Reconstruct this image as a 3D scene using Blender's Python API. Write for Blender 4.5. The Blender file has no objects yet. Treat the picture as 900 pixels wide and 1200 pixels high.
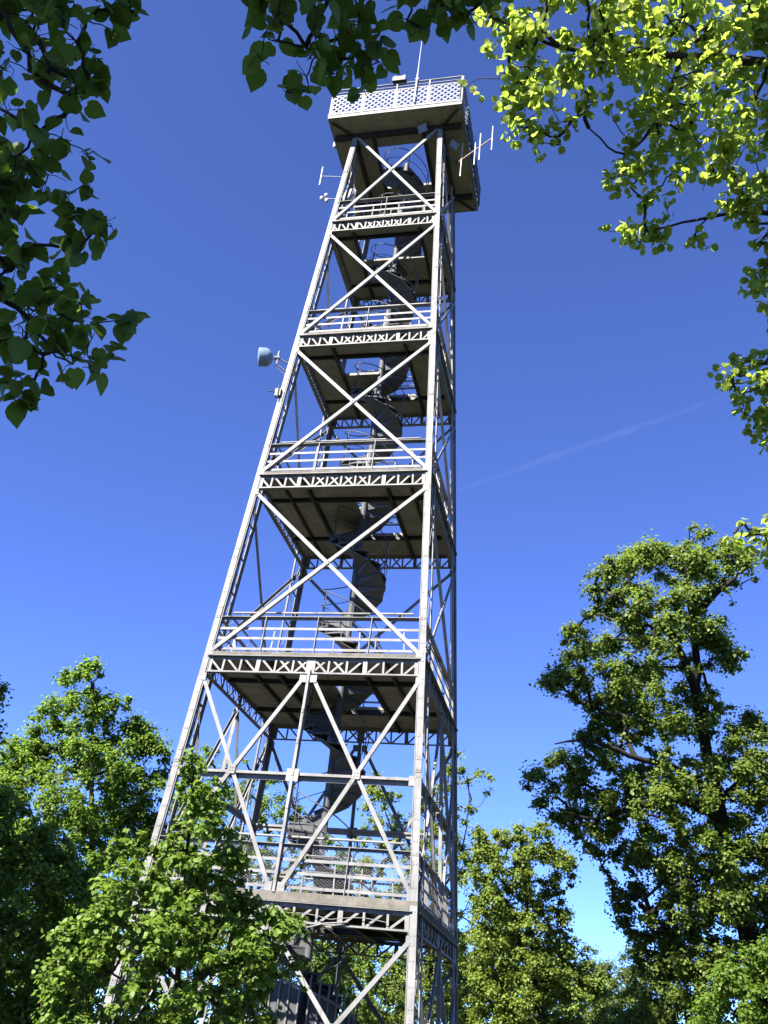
import bpy, bmesh, math, random
import numpy as np
from mathutils import Vector, Matrix
D2R = math.radians
scene = bpy.context.scene
COL = scene.collection
random.seed(7)

# ------------------------------------------------------------------ camera model (photo 900x1200)
F_PX, YAW, PITCH, ROLL = 1110.12, -0.2565, 0.5182, 0.1124
CAM = np.array([6.2208, -21.4286, 1.6])
_fw = np.array([math.sin(YAW)*math.cos(PITCH), math.cos(YAW)*math.cos(PITCH), math.sin(PITCH)])
_r0 = np.array([math.cos(YAW), -math.sin(YAW), 0.0])
_u0 = np.cross(_r0, _fw)
RGT = math.cos(ROLL)*_r0 + math.sin(ROLL)*_u0
UPV = -math.sin(ROLL)*_r0 + math.cos(ROLL)*_u0
FWD = _fw
def at(px, py, d):
    return CAM + d*(FWD + (px-450)/F_PX*RGT - (py-600)/F_PX*UPV)
def at_z(px, py, z):
    v = FWD + (px-450)/F_PX*RGT - (py-600)/F_PX*UPV
    return CAM + (z-CAM[2])/v[2]*v
def proj(P):
    d = np.asarray(P)-CAM; w = d@FWD
    return 450+F_PX*(d@RGT)/w, 600-F_PX*(d@UPV)/w, w

SUN_AZ, SUN_EL = D2R(26), D2R(41)
SUN = np.array([-math.sin(SUN_AZ)*math.cos(SUN_EL), -math.cos(SUN_AZ)*math.cos(SUN_EL), math.sin(SUN_EL)])

# ------------------------------------------------------------------ materials
def new_mat(name):
    m = bpy.data.materials.new(name); m.use_nodes = True
    nt = m.node_tree; nt.nodes.clear()
    out = nt.nodes.new('ShaderNodeOutputMaterial')
    return m, nt, out
def N(nt, typ, **kw):
    n = nt.nodes.new(typ)
    for k, v in kw.items():
        if k in n.inputs: n.inputs[k].default_value = v
        else: setattr(n, k, v)
    return n
def L(nt, a, b): nt.links.new(a, b)
ALB = 0.58          # overall reflectance level that goes with the exposure below
LALB = 0.78
def c4(c, k=ALB): return (c[0]*k, c[1]*k, c[2]*k, 1.0)
def noise_mix(nt, ca, cb, scale, lo=0.4, hi=0.6, stretch=None, detail=6):
    tc = N(nt, 'ShaderNodeTexCoord')
    vec = tc.outputs['Object']
    if stretch:
        mp = N(nt, 'ShaderNodeMapping'); mp.inputs['Scale'].default_value = stretch
        L(nt, vec, mp.inputs['Vector']); vec = mp.outputs['Vector']
    no = N(nt, 'ShaderNodeTexNoise', Scale=scale, Detail=detail, Roughness=0.65)
    L(nt, vec, no.inputs['Vector'])
    mr = N(nt, 'ShaderNodeMapRange'); mr.inputs['From Min'].default_value = lo; mr.inputs['From Max'].default_value = hi
    L(nt, no.outputs['Fac'], mr.inputs['Value'])
    mx = N(nt, 'ShaderNodeMix', data_type='RGBA')
    if hasattr(ca, 'default_value') or not isinstance(ca, tuple): L(nt, ca, mx.inputs[6])
    else: mx.inputs[6].default_value = c4(ca)
    mx.inputs[7].default_value = c4(cb)
    L(nt, mr.outputs['Result'], mx.inputs[0])
    return mx.outputs[2], no.outputs['Fac']
def surf(name, a, b, scale, rough=0.6, metal=0.0, lo=0.35, hi=0.65, stretch=None, bump=0.0, third=None, spec=0.25):
    m, nt, out = new_mat(name)
    col, fac = noise_mix(nt, a, b, scale, lo, hi, stretch)
    if third:
        col, _ = noise_mix(nt, col, third[0], third[1], third[2], third[3], third[4] if len(third) > 4 else None)
    p = N(nt, 'ShaderNodeBsdfPrincipled', Roughness=rough, Metallic=metal)
    p.inputs['Specular IOR Level'].default_value = spec
    L(nt, col, p.inputs['Base Color'])
    if bump:
        bp = N(nt, 'ShaderNodeBump', Strength=bump, Distance=0.02)
        L(nt, fac, bp.inputs['Height']); L(nt, bp.outputs['Normal'], p.inputs['Normal'])
    L(nt, p.outputs['BSDF'], out.inputs['Surface'])
    return m
M = {}
M['paint'] = surf('grey_steel_paint', (0.278, 0.275, 0.268), (0.168, 0.167, 0.163), 1.9, 0.55, third=((0.090, 0.064, 0.044), 4.5, 0.57, 0.74, (2.2, 2.2, 0.30)), spec=0.2)
M['stair'] = surf('dull_stair_paint', (0.105, 0.108, 0.112), (0.070, 0.073, 0.076), 4.0, 0.6, third=((0.08, 0.06, 0.045), 6.0, 0.62, 0.8))
M['deck'] = surf('weathered_deck_boards', (0.38, 0.36, 0.315), (0.27, 0.255, 0.222), 2.2, 0.85, bump=0.3, third=((0.14, 0.13, 0.11), 9.0, 0.55, 0.75))
M['concrete'] = surf('stained_concrete_edge', (0.20, 0.185, 0.155), (0.12, 0.11, 0.092), 4.5, 0.9, bump=0.4, third=((0.12, 0.11, 0.09), 12.0, 0.55, 0.7))
M['cream'] = surf('pale_panel_paint', (0.20, 0.20, 0.20), (0.165, 0.165, 0.163), 5.0, 0.55)
M['white'] = surf('white_plastic', (0.52, 0.53, 0.55), (0.45, 0.46, 0.48), 6.0, 0.4)
M['copper'] = surf('antenna_metal', (0.62, 0.47, 0.37), (0.54, 0.43, 0.34), 8.0, 0.4, 0.2)
M['radome'] = surf('pale_blue_radome', (0.22, 0.30, 0.40), (0.18, 0.25, 0.33), 5.0, 0.35)
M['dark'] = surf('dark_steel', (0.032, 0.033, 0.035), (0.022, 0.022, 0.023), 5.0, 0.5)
M['cable'] = surf('grey_cable', (0.20, 0.195, 0.19), (0.14, 0.135, 0.13), 9.0, 0.5)
M['bark_oak'] = surf('dark_oak_bark', (0.034, 0.028, 0.022), (0.017, 0.014, 0.011), 7.0, 0.9, stretch=(1, 1, 0.25), bump=0.8)
M['bark'] = surf('grey_brown_bark', (0.060, 0.050, 0.038), (0.03, 0.025, 0.02), 9.0, 0.9, stretch=(1, 1, 0.3), bump=0.7)
M['bark_twig'] = surf('lime_twig_bark', (0.055, 0.045, 0.04), (0.032, 0.027, 0.025), 12.0, 0.85, stretch=(1, 1, 0.3), bump=0.5)
M['grass'] = surf('forest_clearing_grass', (0.032, 0.048, 0.014), (0.045, 0.042, 0.020), 0.35, 0.95, bump=0.5, third=((0.13, 0.10, 0.06), 1.7, 0.6, 0.72))

def leaf_mat(name, a, b, ta, tb, trans=0.4, rough=0.45, spec=0.2):
    m, nt, out = new_mat(name)
    g = N(nt, 'ShaderNodeNewGeometry')
    rnd = g.outputs['Random Per Island']
    mx = N(nt, 'ShaderNodeMix', data_type='RGBA'); mx.inputs[6].default_value = c4(a, LALB); mx.inputs[7].default_value = c4(b, LALB)
    L(nt, rnd, mx.inputs[0])
    mt = N(nt, 'ShaderNodeMix', data_type='RGBA'); mt.inputs[6].default_value = c4(ta, LALB); mt.inputs[7].default_value = c4(tb, LALB)
    L(nt, rnd, mt.inputs[0])
    p = N(nt, 'ShaderNodeBsdfPrincipled', Roughness=rough); p.inputs['Specular IOR Level'].default_value = spec
    L(nt, mx.outputs[2], p.inputs['Base Color'])
    t = N(nt, 'ShaderNodeBsdfTranslucent'); L(nt, mt.outputs[2], t.inputs['Color'])
    ms = N(nt, 'ShaderNodeMixShader', Fac=trans)
    L(nt, p.outputs['BSDF'], ms.inputs[1]); L(nt, t.outputs['BSDF'], ms.inputs[2])
    L(nt, ms.outputs['Shader'], out.inputs['Surface'])
    return m
LM = {}
LM['maple'] = leaf_mat('maple_leaf', (0.090, 0.150, 0.025), (0.150, 0.215, 0.042), (0.18, 0.34, 0.03), (0.38, 0.54, 0.07), 0.52)
LM['shrub'] = leaf_mat('young_lime_leaf', (0.095, 0.165, 0.024), (0.155, 0.235, 0.042), (0.20, 0.33, 0.03), (0.30, 0.42, 0.05), 0.42, 0.5, 0.2)
LM['oak'] = leaf_mat('oak_leaf', (0.090, 0.140, 0.030), (0.175, 0.225, 0.052), (0.20, 0.33, 0.035), (0.36, 0.46, 0.07), 0.46)
LM['yellow'] = leaf_mat('spring_leaf', (0.120, 0.185, 0.032), (0.195, 0.255, 0.055), (0.30, 0.42, 0.04), (0.44, 0.50, 0.07), 0.46)
LM['lime_dark'] = leaf_mat('broad_lime_leaf', (0.055, 0.095, 0.020), (0.085, 0.130, 0.030), (0.20, 0.34, 0.03), (0.32, 0.46, 0.05), 0.45)
LM['lime_new'] = leaf_mat('fresh_lime_leaf', (0.150, 0.200, 0.030), (0.220, 0.260, 0.050), (0.42, 0.60, 0.06), (0.56, 0.69, 0.11), 0.56, 0.6, 0.2)
LM['far'] = leaf_mat('far_leaf', (0.065, 0.105, 0.026), (0.115, 0.150, 0.036), (0.16, 0.24, 0.03), (0.25, 0.30, 0.05), 0.38)

# ------------------------------------------------------------------ object helpers
def link(o, parent=None):
    COL.objects.link(o)
    if parent is not None:
        o.parent = parent
        o.matrix_parent_inverse = Matrix.Identity(4)
    return o
def empty(name, loc=(0, 0, 0)):
    o = bpy.data.objects.new(name, None); o.location = loc; o.empty_display_size = 0.3
    return link(o)
def tag(o, label=None, cat=None, group=None, kind=None):
    if label: o['label'] = label
    if cat: o['category'] = cat
    if group: o['group'] = group
    if kind: o['kind'] = kind
    return o
class MB:
    """collects simple solids, then becomes one mesh object"""
    def __init__(s): s.v = []; s.f = []; s.sm = []
    def add(s, vs, fs, smooth=False):
        b = len(s.v); s.v += [tuple(map(float, p)) for p in vs]
        for f in fs: s.f.append(tuple(b+i for i in f)); s.sm.append(smooth)
    def hexa(s, a, b):       # two rings of 4
        s.add(list(a)+list(b), [(3, 2, 1, 0), (4, 5, 6, 7), (0, 1, 5, 4), (1, 2, 6, 5), (2, 3, 7, 6), (3, 0, 4, 7)])
    def box(s, x0, x1, y0, y1, z0, z1):
        s.hexa([(x0, y0, z0), (x1, y0, z0), (x1, y1, z0), (x0, y1, z0)], [(x0, y0, z1), (x1, y0, z1), (x1, y1, z1), (x0, y1, z1)])
    def bar(s, p, q, n, w, t, off=0.0):
        """flat bar p->q; n = face normal, w across the face, t thickness (behind the face)"""
        p = np.array(p, float); q = np.array(q, float); n = np.array(n, float)
        d = (q-p)/np.linalg.norm(q-p); c = np.cross(d, n); c /= np.linalg.norm(c); n = np.cross(c, d)
        p = p+n*off; q = q+n*off
        ring = lambda o: [o+c*w/2, o-c*w/2, o-c*w/2-n*t, o+c*w/2-n*t]
        s.hexa(ring(p), ring(q))
    def angle(s, p, q, n, w, t, leg, side=1, off=0.0):
        """angle iron: front flange w wide, second flange `leg` deep along one edge"""
        p = np.array(p, float); q = np.array(q, float); n = np.array(n, float)
        d = (q-p)/np.linalg.norm(q-p); c = np.cross(d, n); c /= np.linalg.norm(c); n2 = np.cross(c, d)
        s.bar(p, q, n, w, t, off)
        e = side*c*(w/2-t/2)-n2*(t+0.001)
        s.bar(p+e, q+e, n, t, leg, off)
    def tube(s, pts, r, seg=8, r2=None, cap=True):
        pts = [np.array(p, float) for p in pts]; n = len(pts)
        rings = []
        ref = np.array([0.13, 0.27, 0.95])
        for i, p in enumerate(pts):
            d = pts[min(i+1, n-1)]-pts[max(i-1, 0)]; d = d/(np.linalg.norm(d)+1e-9)
            u = np.cross(d, ref)
            if np.linalg.norm(u) < 0.05: u = np.cross(d, np.array([1.0, 0.1, 0.0]))
            u /= np.linalg.norm(u); v = np.cross(d, u)
            if isinstance(r, (list, tuple)): rr = r[i]
            else: rr = r if r2 is None else r+(r2-r)*i/(n-1)
            rings.append([p+rr*(math.cos(2*math.pi*k/seg)*u+math.sin(2*math.pi*k/seg)*v) for k in range(seg)])
        vs = [x for rg in rings for x in rg]; fs = []
        for i in range(n-1):
            for k in range(seg):
                a = i*seg+k; b = i*seg+(k+1) % seg
                fs.append((a, b, b+seg, a+seg))
        s.add(vs, fs, True)
        if cap:
            s.add(rings[0], [tuple(range(seg))[::-1]]); s.add(rings[-1], [tuple(range(seg))])
    def mesh(s, name):
        me = bpy.data.meshes.new(name); me.from_pydata(s.v, [], s.f)
        me.polygons.foreach_set('use_smooth', s.sm); me.update(); return me
    def build(s, name, mat, parent=None, label=None):
        me = s.mesh(name); me.materials.append(mat)
        o = bpy.data.objects.new(name, me); link(o, parent)
        if label: o['label'] = label
        return o

# ------------------------------------------------------------------ ground
g = MB(); R_ = 4000
nn = 40
xs = [math.copysign(abs(t)**3, t)*R_ for t in np.linspace(-1, 1, nn+1)]
vs = []
for yy in xs:
    for xx in xs:
        rr = math.hypot(xx, yy)
        vs.append((xx, yy, 0.0 if rr < 70 else -0.02*(rr-70)*min(1, rr/600)*0.12))
g.add(vs, [(j*(nn+1)+i, j*(nn+1)+i+1, (j+1)*(nn+1)+i+1, (j+1)*(nn+1)+i) for j in range(nn) for i in range(nn)], True)
tag(g.build('ground', M['grass']), kind='structure')

# ------------------------------------------------------------------ tower
U = 4.8
H = {1: 3.6, 2: 8.656, 3: 13.658, 4: 18.458, 5: 23.212, 6: 27.93}
SLAB = {1: (0.37, 0.53)}                       # slab bottom / top above the girder's foot
for i in (2, 3, 4, 5): SLAB[i] = (0.40, 0.485)
DECK = {i: H[i]+SLAB[i][1] for i in SLAB}
half = lambda z: 2.2891-0.0561*(z-13.6584)
def fp(face, s, z, out=0.0):
    h = half(z)+out
    return np.array([(s, -h, z), (h, s, z), (-s, h, z), (-h, -s, z)][face])
FN = [np.array(v, float) for v in ((0, -1, 0), (1, 0, 0), (0, 1, 0), (-1, 0, 0))]

tower = empty('lookout_tower')
tag(tower, 'tall grey steel lattice lookout tower with five railed platforms and spiral staircase', 'tower')

# legs : corner angle + second chord along the side face, laced together
for sx in (-1, 1):
    for sy in (-1, 1):
        lg = MB()
        def ring(x0, x1, y0, y1, z):
            h = half(z)
            return [(sx*(h-x0), sy*(h-y0), z), (sx*(h-x1), sy*(h-y0), z), (sx*(h-x1), sy*(h-y1), z), (sx*(h-x0), sy*(h-y1), z)]
        Zb, Zt = 0.05, 27.75
        for x0, x1, y0, y1 in ((0, .138, 0, .016), (0.062, .078, .017, .27), (0.002, .02, .58, .70), (0.002, .045, .701, .715), (.15, .165, .017, .06)):
            lg.hexa(ring(x0, x1, y0, y1, Zb), ring(x0, x1, y0, y1, Zt))
        # splice plates with bolt heads on the broad flange
        for lv in range(0, 6):
            zA = 0.0 if lv == 0 else H[lv]; zB = H[lv+1]
            for fr in (0.30, 0.62):
                z = zA+(zB-zA)*fr
                lg.hexa(ring(.008, .130, -.010, -.0005, z-.16), ring(.008, .130, -.010, -.0005, z+.16))
                for bz in (-.11, .11):
                    for bx in (.035, .09):
                        lg.hexa(ring(bx, bx+.022, -.022, -.0102, z+bz-.011), ring(bx, bx+.022, -.022, -.0102, z+bz+.011))
        z = 0.6
        while z < 27.3:
            for bx in (.035, .09):
                lg.hexa(ring(bx, bx+.02, -.010, -.0006, z-.01), ring(bx, bx+.02, -.010, -.0006, z+.01))
            z += 0.42
        leg = lg.build('leg', M['paint'], tower)
        lc = MB(); z = 0.4; k = 0
        while z < 27.4:
            lc.hexa(ring(.040, .052, .2, .5795, z-.03), ring(.040, .052, .2, .5795, z+.03))
            z1 = min(z+.95, 27.5)
            ya, yb = (.275, .575) if k % 2 == 0 else (.575, .275)
            ha, hb = half(z+.05), half(z1-.05)
            lc.bar((sx*(ha-.040), sy*(ha-ya), z+.05), (sx*(hb-.040), sy*(hb-yb), z1-.05), (-sx, 0, 0), .026, .008, .012)
            z += 0.95; k += 1
        lc.build('lacing', M['paint'], leg)
        ft = MB(); h = half(0)
        ft.hexa([(sx*h+a, sy*(h-.35)+b, -.3) for a, b in ((-.5, -.75), (.5, -.75), (.5, .75), (-.5, .75))],
                [(sx*h+a, sy*(h-.35)+b, .25) for a, b in ((-.42, -.65), (.42, -.65), (.42, .65), (-.42, .65))])
        ft.build('footing', M['concrete'], leg)

# bracing
def xbrace(face, s0a, s1a, za, s0b, s1b, zb, w):
    b = MB()
    b.angle(fp(face, s0a, za, .012), fp(face, s1b, zb, .012), FN[face], w, .012, .055, 1)
    b.angle(fp(face, s1a, za, -.012), fp(face, s0b, zb, -.012), FN[face], w, .012, .055, -1)
    zm = (za+zb)/2
    # rivet plate where the two bars cross
    pa, pb, qa, qb = s0a, s1b, s1a, s0b
    t = (qa-pa)/((pb-pa)-(qb-qa)); sm = pa+(pb-pa)*t; zc = za+(zb-za)*t
    if w < .085: b.bar(fp(face, sm, zc-.10, .018), fp(face, sm, zc+.10, .018), FN[face], .16, .005)
    for dx in (-.03, .03):
        for dz in (-.03, .03):
            b.bar(fp(face, sm+dx, zc+dz-.012, .028), fp(face, sm+dx, zc+dz+.012, .028), FN[face], .024, .009)
    # end gussets
    for s, z, sg in ((s0a, za, 1), (s1a, za, -1), (s0b, zb, 1), (s1b, zb, -1)):
        b.bar(fp(face, s, z-.085, .006), fp(face, s, z+.085, .006), FN[face], .15, .010)
    return b.build('cross_brace', M['paint'], tower)
for face in range(4):
    for lv in (2, 3, 4, 5):
        za = H[lv]+.50 if lv < 5 else H[lv]+.50
        zb = H[lv+1]-.12 if lv < 5 else 27.82
        ha, hb = half(za)-.13, half(zb)-.12
        xbrace(face, -ha, ha, za, -hb, hb, zb, .088)
    for za, zb in ((.25, 3.45), (4.22, 8.53)):
        ha, hb = half(za)-.13, half(zb)-.12
        xbrace(face, -ha, -.13, za, -hb, -.12, zb, .082)
        xbrace(face, .13, ha, za, .12, hb, zb, .082)
        cp = MB()
        zt = zb+.21; z0 = za-.1
        cp.angle(fp(face, 0, z0, .026), fp(face, 0, zt, .026), FN[face], .058, .012, .15 if face % 2 == 0 else .07, 1)
        for fr in np.linspace(.06, .94, 7):
            z = z0+(zt-z0)*fr
            cp.bar(fp(face, 0, z-.045, .034), fp(face, 0, z+.045, .034), FN[face], .046, .007)
        cp.build('centre_post', M['paint'], tower)
    hs = MB(); z = 6.40
    for a, b in ((-half(z)+.10, -.05), (.05, half(z)-.10)):
        hs.bar(fp(face, a, z+.03, -.02), fp(face, b, z+.03, -.02), FN[face], .055, .15)
        hs.bar(fp(face, a, z-.046, -.12), fp(face, b, z-.046, -.12), FN[face], .095, .012)
    hs.bar(fp(face, 0, z-.13, .016), fp(face, 0, z+.13, .016), FN[face], .26, .012)
    for s in (-half(z)+.18, half(z)-.18):
        hs.bar(fp(face, s, z-.10, -.016), fp(face, s, z+.10, -.016), FN[face], .16, .010)
    hs.build('horizontal_strut', M['paint'], tower)

# platforms
def girder(face, lv, parent):
    b = MB(); z0 = H[lv]; zt = z0+SLAB[lv][0]
    h = half(z0)-.10; ht = half(zt)-.10; n = FN[face]
    b.angle(fp(face, -h, z0+.018, -.022), fp(face, h, z0+.018, -.022), n, .034, .012, .10, 1)
    b.bar(fp(face, -ht, zt-.016, .045), fp(face, ht, zt-.016, .045), n, .014, .14)
    b.bar(fp(face, -ht, zt-.062, -.064), fp(face, ht, zt-.062, -.064), n, .07, .010)
    npan = 12
    za, zb = z0+.036, zt-.03
    sv = np.linspace(-h, h, npan+1)
    wide = {0: .17, 3: .10, 9: .10, 12: .17}
    if lv <= 2: wide[6] = .20
    for i in range(npan+1):
        s = sv[i]; w = wide.get(i, .045)
        if i == 0: s += .05
        if i == npan: s -= .05
        b.bar(fp(face, s, za, -.030), fp(face, s*ht/h, zb, -.030), n, w, .008)
    for i in range(npan):
        a, c = sv[i]+.04, sv[i+1]-.04
        if lv == 1:
            dn, up = (i < 6 and i % 2 == 0), (i >= 6 and i % 2 == 1)
            dn, up = i < 5, i >= 7
            if i in (5, 6): dn = up = True
        else:
            dn, up = i < 8, i >= 4
        if dn: b.bar(fp(face, a, zb, -.042), fp(face, c, za, -.042), n, .045, .010)
        if up: b.bar(fp(face, a, za, -.054), fp(face, c, zb, -.054), n, .045, .010)
    return b.build('lattice_girder', M['paint'], parent)

def railing(face, lv, parent):
    b = MB(); zd = DECK[lv]; n = FN[face]
    off = -.055
    def R(s, dz, o=off): return fp(face, s, zd+dz, o)
    h = half(zd)-.14
    for dz in (.10, .365, .61):
        hh = half(zd+dz)-.14
        b.bar(R(-hh, dz), R(hh, dz), n, .058, .010)
    hh = half(zd+.90)-.13
    # flat top rail lying on its side: a shelf-like bar, and a handrail tube set back above it
    a_, c_ = R(-hh, .905, off+.03), R(hh, .905, off+.03)
    b.bar(a_, c_, n, .012, .10); b.bar(a_-np.array([0, 0, .030]), c_-np.array([0, 0, .030]), n, .045, .010, -.088)
    ht = half(zd+1.07)-.34
    b.tube([R(-ht, 1.075, -.21), R(ht, 1.075, -.21)], .026, 8)
    for s in np.linspace(-ht+.25, ht-.25, 4):
        b.tube([R(s, 1.05, -.21), R(s, .99, -.20), R(s, .915, -.12)], .010, 5)
    cnt = {1: 3, 2: 3, 3: 2, 4: 1, 5: 1}[lv]
    for k in range(cnt):
        f = -1+2*(k+1)/(cnt+1)
        if lv == 1 and k == 1: continue
        s = f*(half(zd)-.05)
        b.hexa([R(s-.007, -.03, -.030), R(s+.007, -.03, -.030), R(s+.007, -.03, -.135), R(s-.007, -.03, -.135)],
               [R(s-.007, .93, -.030), R(s+.007, .93, -.030), R(s+.007, .93, -.135), R(s-.007, .93, -.135)])
    m = 2 if lv in (4, 5, 3) else 3
    for s in np.linspace(-h+.35, h-.35, m+2):       # slim stays behind the bars
        b.bar(R(s, .02, -.075), R(s*.97, .64, -.075), n, .028, .010)
    o = b.build('railing', M['paint'], parent)
    if lv == 1:
        w = MB(); st = .085; top = .86
        s = -h-top
        k = 0
        def wire(s0, z0, s1, z1, oo):
            # clip to -h..h
            for _ in range(1):
                if s0 > s1: s0, z0, s1, z1 = s1, z1, s0, z0
                if s1 < -h or s0 > h: return
                if s0 < -h: z0 += (z1-z0)*(-h-s0)/(s1-s0); s0 = -h
                if s1 > h: z1 = z0+(z1-z0)*(h-s0)/(s1-s0); s1 = h
            if abs(s1-s0) < 1e-3: return
            w.bar(R(s0, z0, oo), R(s1, z1, oo), n, .0032, .003)
        while s < h:
            wire(s, .06, s+top*1.6, .06+top, -.10); wire(s, .06+top, s+top*1.6, .06, -.106)
            s += st
        w.build('wire_mesh', M['paint'], parent)
    return o

HT = 1.0
for lv in (1, 2, 3, 4, 5):
    z0, z1 = H[lv]+SLAB[lv][0], DECK[lv]
    e0 = half(z0)-.035
    s = MB()
    # boards as separate strips with narrow joints, leaving the stair opening
    nb = 7
    edges = np.linspace(-e0, e0, nb+1)
    cuts = sorted(set([-e0, -1.9, -HT, 0.02, HT, 1.75, e0])) if lv > 0 else None
    cuts = [c for c in cuts if abs(c) <= e0+1e-6]
    cuts = [c for i, c in enumerate(cuts) if i in (0, len(cuts)-1) or abs(abs(c)-e0) > .12]
    for i in range(len(cuts)-1):
        x0, x1 = cuts[i]+.004, cuts[i+1]-.004
        dz = .004*((i*7+lv) % 3)
        if x0 >= -HT-.01 and x1 <= HT+.01:
            s.box(x0, x1, -e0, -HT, z0+dz, z1); s.box(x0, x1, HT, e0, z0+dz, z1)
            if lv == 5: s.box(x0, x1, .02, HT-.004, z0+.005, z1)
            if lv == 4 and x1 < .1: s.box(x0, x1, -.13, HT-.004, z0+.005, z1)
            if lv in (2, 3) and x1 < .1:
                s.box(x0, x1, -HT+.004, -.16, z0+.006, z1); s.box(x0, x1, -.152, HT-.004, z0+.003, z1)
        else:
            for y0, y1 in ((-e0, -.55-.1*i), (-.542-.1*i, .8), (.808, e0)):
                s.box(x0, x1, y0, y1, z0+dz, z1)
                dz = .009-dz
    pl = s.build('platform', M['deck'], tower)
    ed = MB(); t = .03
    e1 = e0+t
    for face in range(4):
        L_ = e1 if face % 2 == 0 else e0-.002
        p = [np.array(q) for q in ((-L_, -e1), (L_, -e1), (L_, -e0-.002), (-L_, -e0-.002))]
        rot = [lambda q: (q[0], q[1]), lambda q: (-q[1], q[0]), lambda q: (-q[0], -q[1]), lambda q: (q[1], -q[0])][face]
        ed.hexa([(*rot(q), z0+.003) for q in p], [(*rot(q), z1+.012) for q in p])
    ed.build('edge_board', M['concrete'], pl)
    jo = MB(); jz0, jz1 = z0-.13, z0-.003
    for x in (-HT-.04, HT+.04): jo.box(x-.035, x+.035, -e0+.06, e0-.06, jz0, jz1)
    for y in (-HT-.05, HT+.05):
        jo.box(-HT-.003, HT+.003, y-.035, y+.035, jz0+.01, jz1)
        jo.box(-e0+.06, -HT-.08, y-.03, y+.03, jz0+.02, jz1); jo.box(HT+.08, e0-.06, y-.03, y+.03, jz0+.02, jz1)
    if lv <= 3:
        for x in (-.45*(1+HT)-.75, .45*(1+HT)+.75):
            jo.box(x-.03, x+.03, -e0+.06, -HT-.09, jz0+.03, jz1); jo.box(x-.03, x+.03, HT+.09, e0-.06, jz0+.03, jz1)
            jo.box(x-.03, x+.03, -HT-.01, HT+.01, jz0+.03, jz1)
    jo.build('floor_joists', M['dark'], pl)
    for face in range(4):
        girder(face, lv, pl); railing(face, lv, pl)
    hr = MB()
    for dz in (.35, .68, 1.0):
        hr.tube([(-HT-.03, HT+.03, z1+dz), (HT+.03, HT+.03, z1+dz), (HT+.03, -HT-.03, z1+dz), (.0, -HT-.03, z1+dz)], .019, 6)
    for x, y in ((-HT-.03, HT+.03), (0, HT+.03), (HT+.03, HT+.03), (HT+.03, 0), (HT+.03, -HT-.03), (0, -HT-.03)):
        hr.tube([(x, y, z1), (x, y, z1+1.0)], .021, 6)
    hr.build('hatch_railing', M['paint'], pl)

# spiral staircase
NT = 24; TREAD_A = 30.0
st = MB()
st.tube([(0.03, 0, .0), (0.03, 0, H[6]+.1)], .085, 14)
stair = st.build('spiral_staircase', M['stair'], tower)
def tread_mesh(rise):
    b = MB(); a0, a1 = D2R(-2.0), D2R(TREAD_A+2.5)
    r0, r1 = .075, .82; k = 5
    top, bot = [], []
    for i in range(k+1):
        a = a0+(a1-a0)*i/k
        top.append((r1*math.cos(-a), r1*math.sin(-a)))
    ins = [(r0*math.cos(-a0), r0*math.sin(-a0)), (r0*math.cos(-a1), r0*math.sin(-a1))]
    poly = [ins[0]]+top+[ins[1]]
    n = len(poly)
    zt, zb = 0, -.035
    b.add([(x, y, zt) for x, y in poly]+[(x, y, zb) for x, y in poly],
          [tuple(range(n))[::-1], tuple(range(n, 2*n))]+[(i, (i+1) % n, n+(i+1) % n, n+i) for i in range(n)])
    # sloping soffit plate: from this tread's back edge down to the front riser
    for rr0, rr1 in ((.075, .815),):
        A0 = lambda r, z, a: (r*math.cos(-a), r*math.sin(-a), z)
        f0, f1 = D2R(.2), D2R(TREAD_A+.2)
        b.hexa([A0(rr0, -rise-.036, f0), A0(rr1, -rise-.036, f0), A0(rr1, -.062, f1), A0(rr0, -.062, f1)],
               [A0(rr0, -rise-.020, f0), A0(rr1, -rise-.020, f0), A0(rr1, -.045, f1), A0(rr0, -.045, f1)])
        g0, g1 = D2R(.2), D2R(1.4)
        b.hexa([A0(rr0, -rise-.02, g0), A0(rr1, -rise-.02, g0), A0(rr1, -rise-.02, g1), A0(rr0, -rise-.02, g1)],
               [A0(rr0, -.036, g0), A0(rr1, -.036, g0), A0(rr1, -.036, g1), A0(rr0, -.036, g1)])
    return b
rest = MB()
START = 65.0; TURN = 720.0
zs = [0.0]+[DECK[i] for i in (1, 2, 3, 4, 5)]+[H[6]+.12]
hand = MB()
for fl in range(6):
    zA, zB = zs[fl], zs[fl+1]; rise = (zB-zA)/NT
    tm = tread_mesh(rise)
    if 1 <= fl <= 4:
        me = tm.mesh('tread'); me.materials.append(M['stair'])
        proto = None
        for k in range(NT):
            if proto is None: o = bpy.data.objects.new('tread', me); proto = o
            else: o = proto.copy()
            COL.objects.link(o); o.parent = stair
            o.location = (0.03, 0, zA+rise*(k+1)); o.rotation_euler = (0, 0, D2R(START-k*TURN/NT))
    else:
        for k in range(NT):
            a = D2R(START-k*TURN/NT); c, s_ = math.cos(a), math.sin(a)
            rest.add([(c*x-s_*y+.03, s_*x+c*y, z+zA+rise*(k+1)) for x, y, z in tm.v], tm.f)
    for dz, rr in ((.95, .015), (.5, .010)):
        pts = []
        for k in range(0, NT*2-2):
            t = k/2; a = D2R(START-t*TURN/NT)
            pts.append((.03+(.805)*math.cos(a), (.805)*math.sin(a), zA+rise*(t+.6)+dz))
        hand.tube(pts, rr, 6)
    for k in range(0, NT-1, 2):
        a = D2R(START-(k+.5)*TURN/NT); x, y = .03+(.805)*math.cos(a), (.805)*math.sin(a); z = zA+rise*(k+1)
        hand.tube([(x, y, z), (x, y, z+.95)], .012, 5)
tag(rest.build('tread_run', M['stair'], stair), kind='stuff')
hand.build('handrail', M['stair'], stair)

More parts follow.
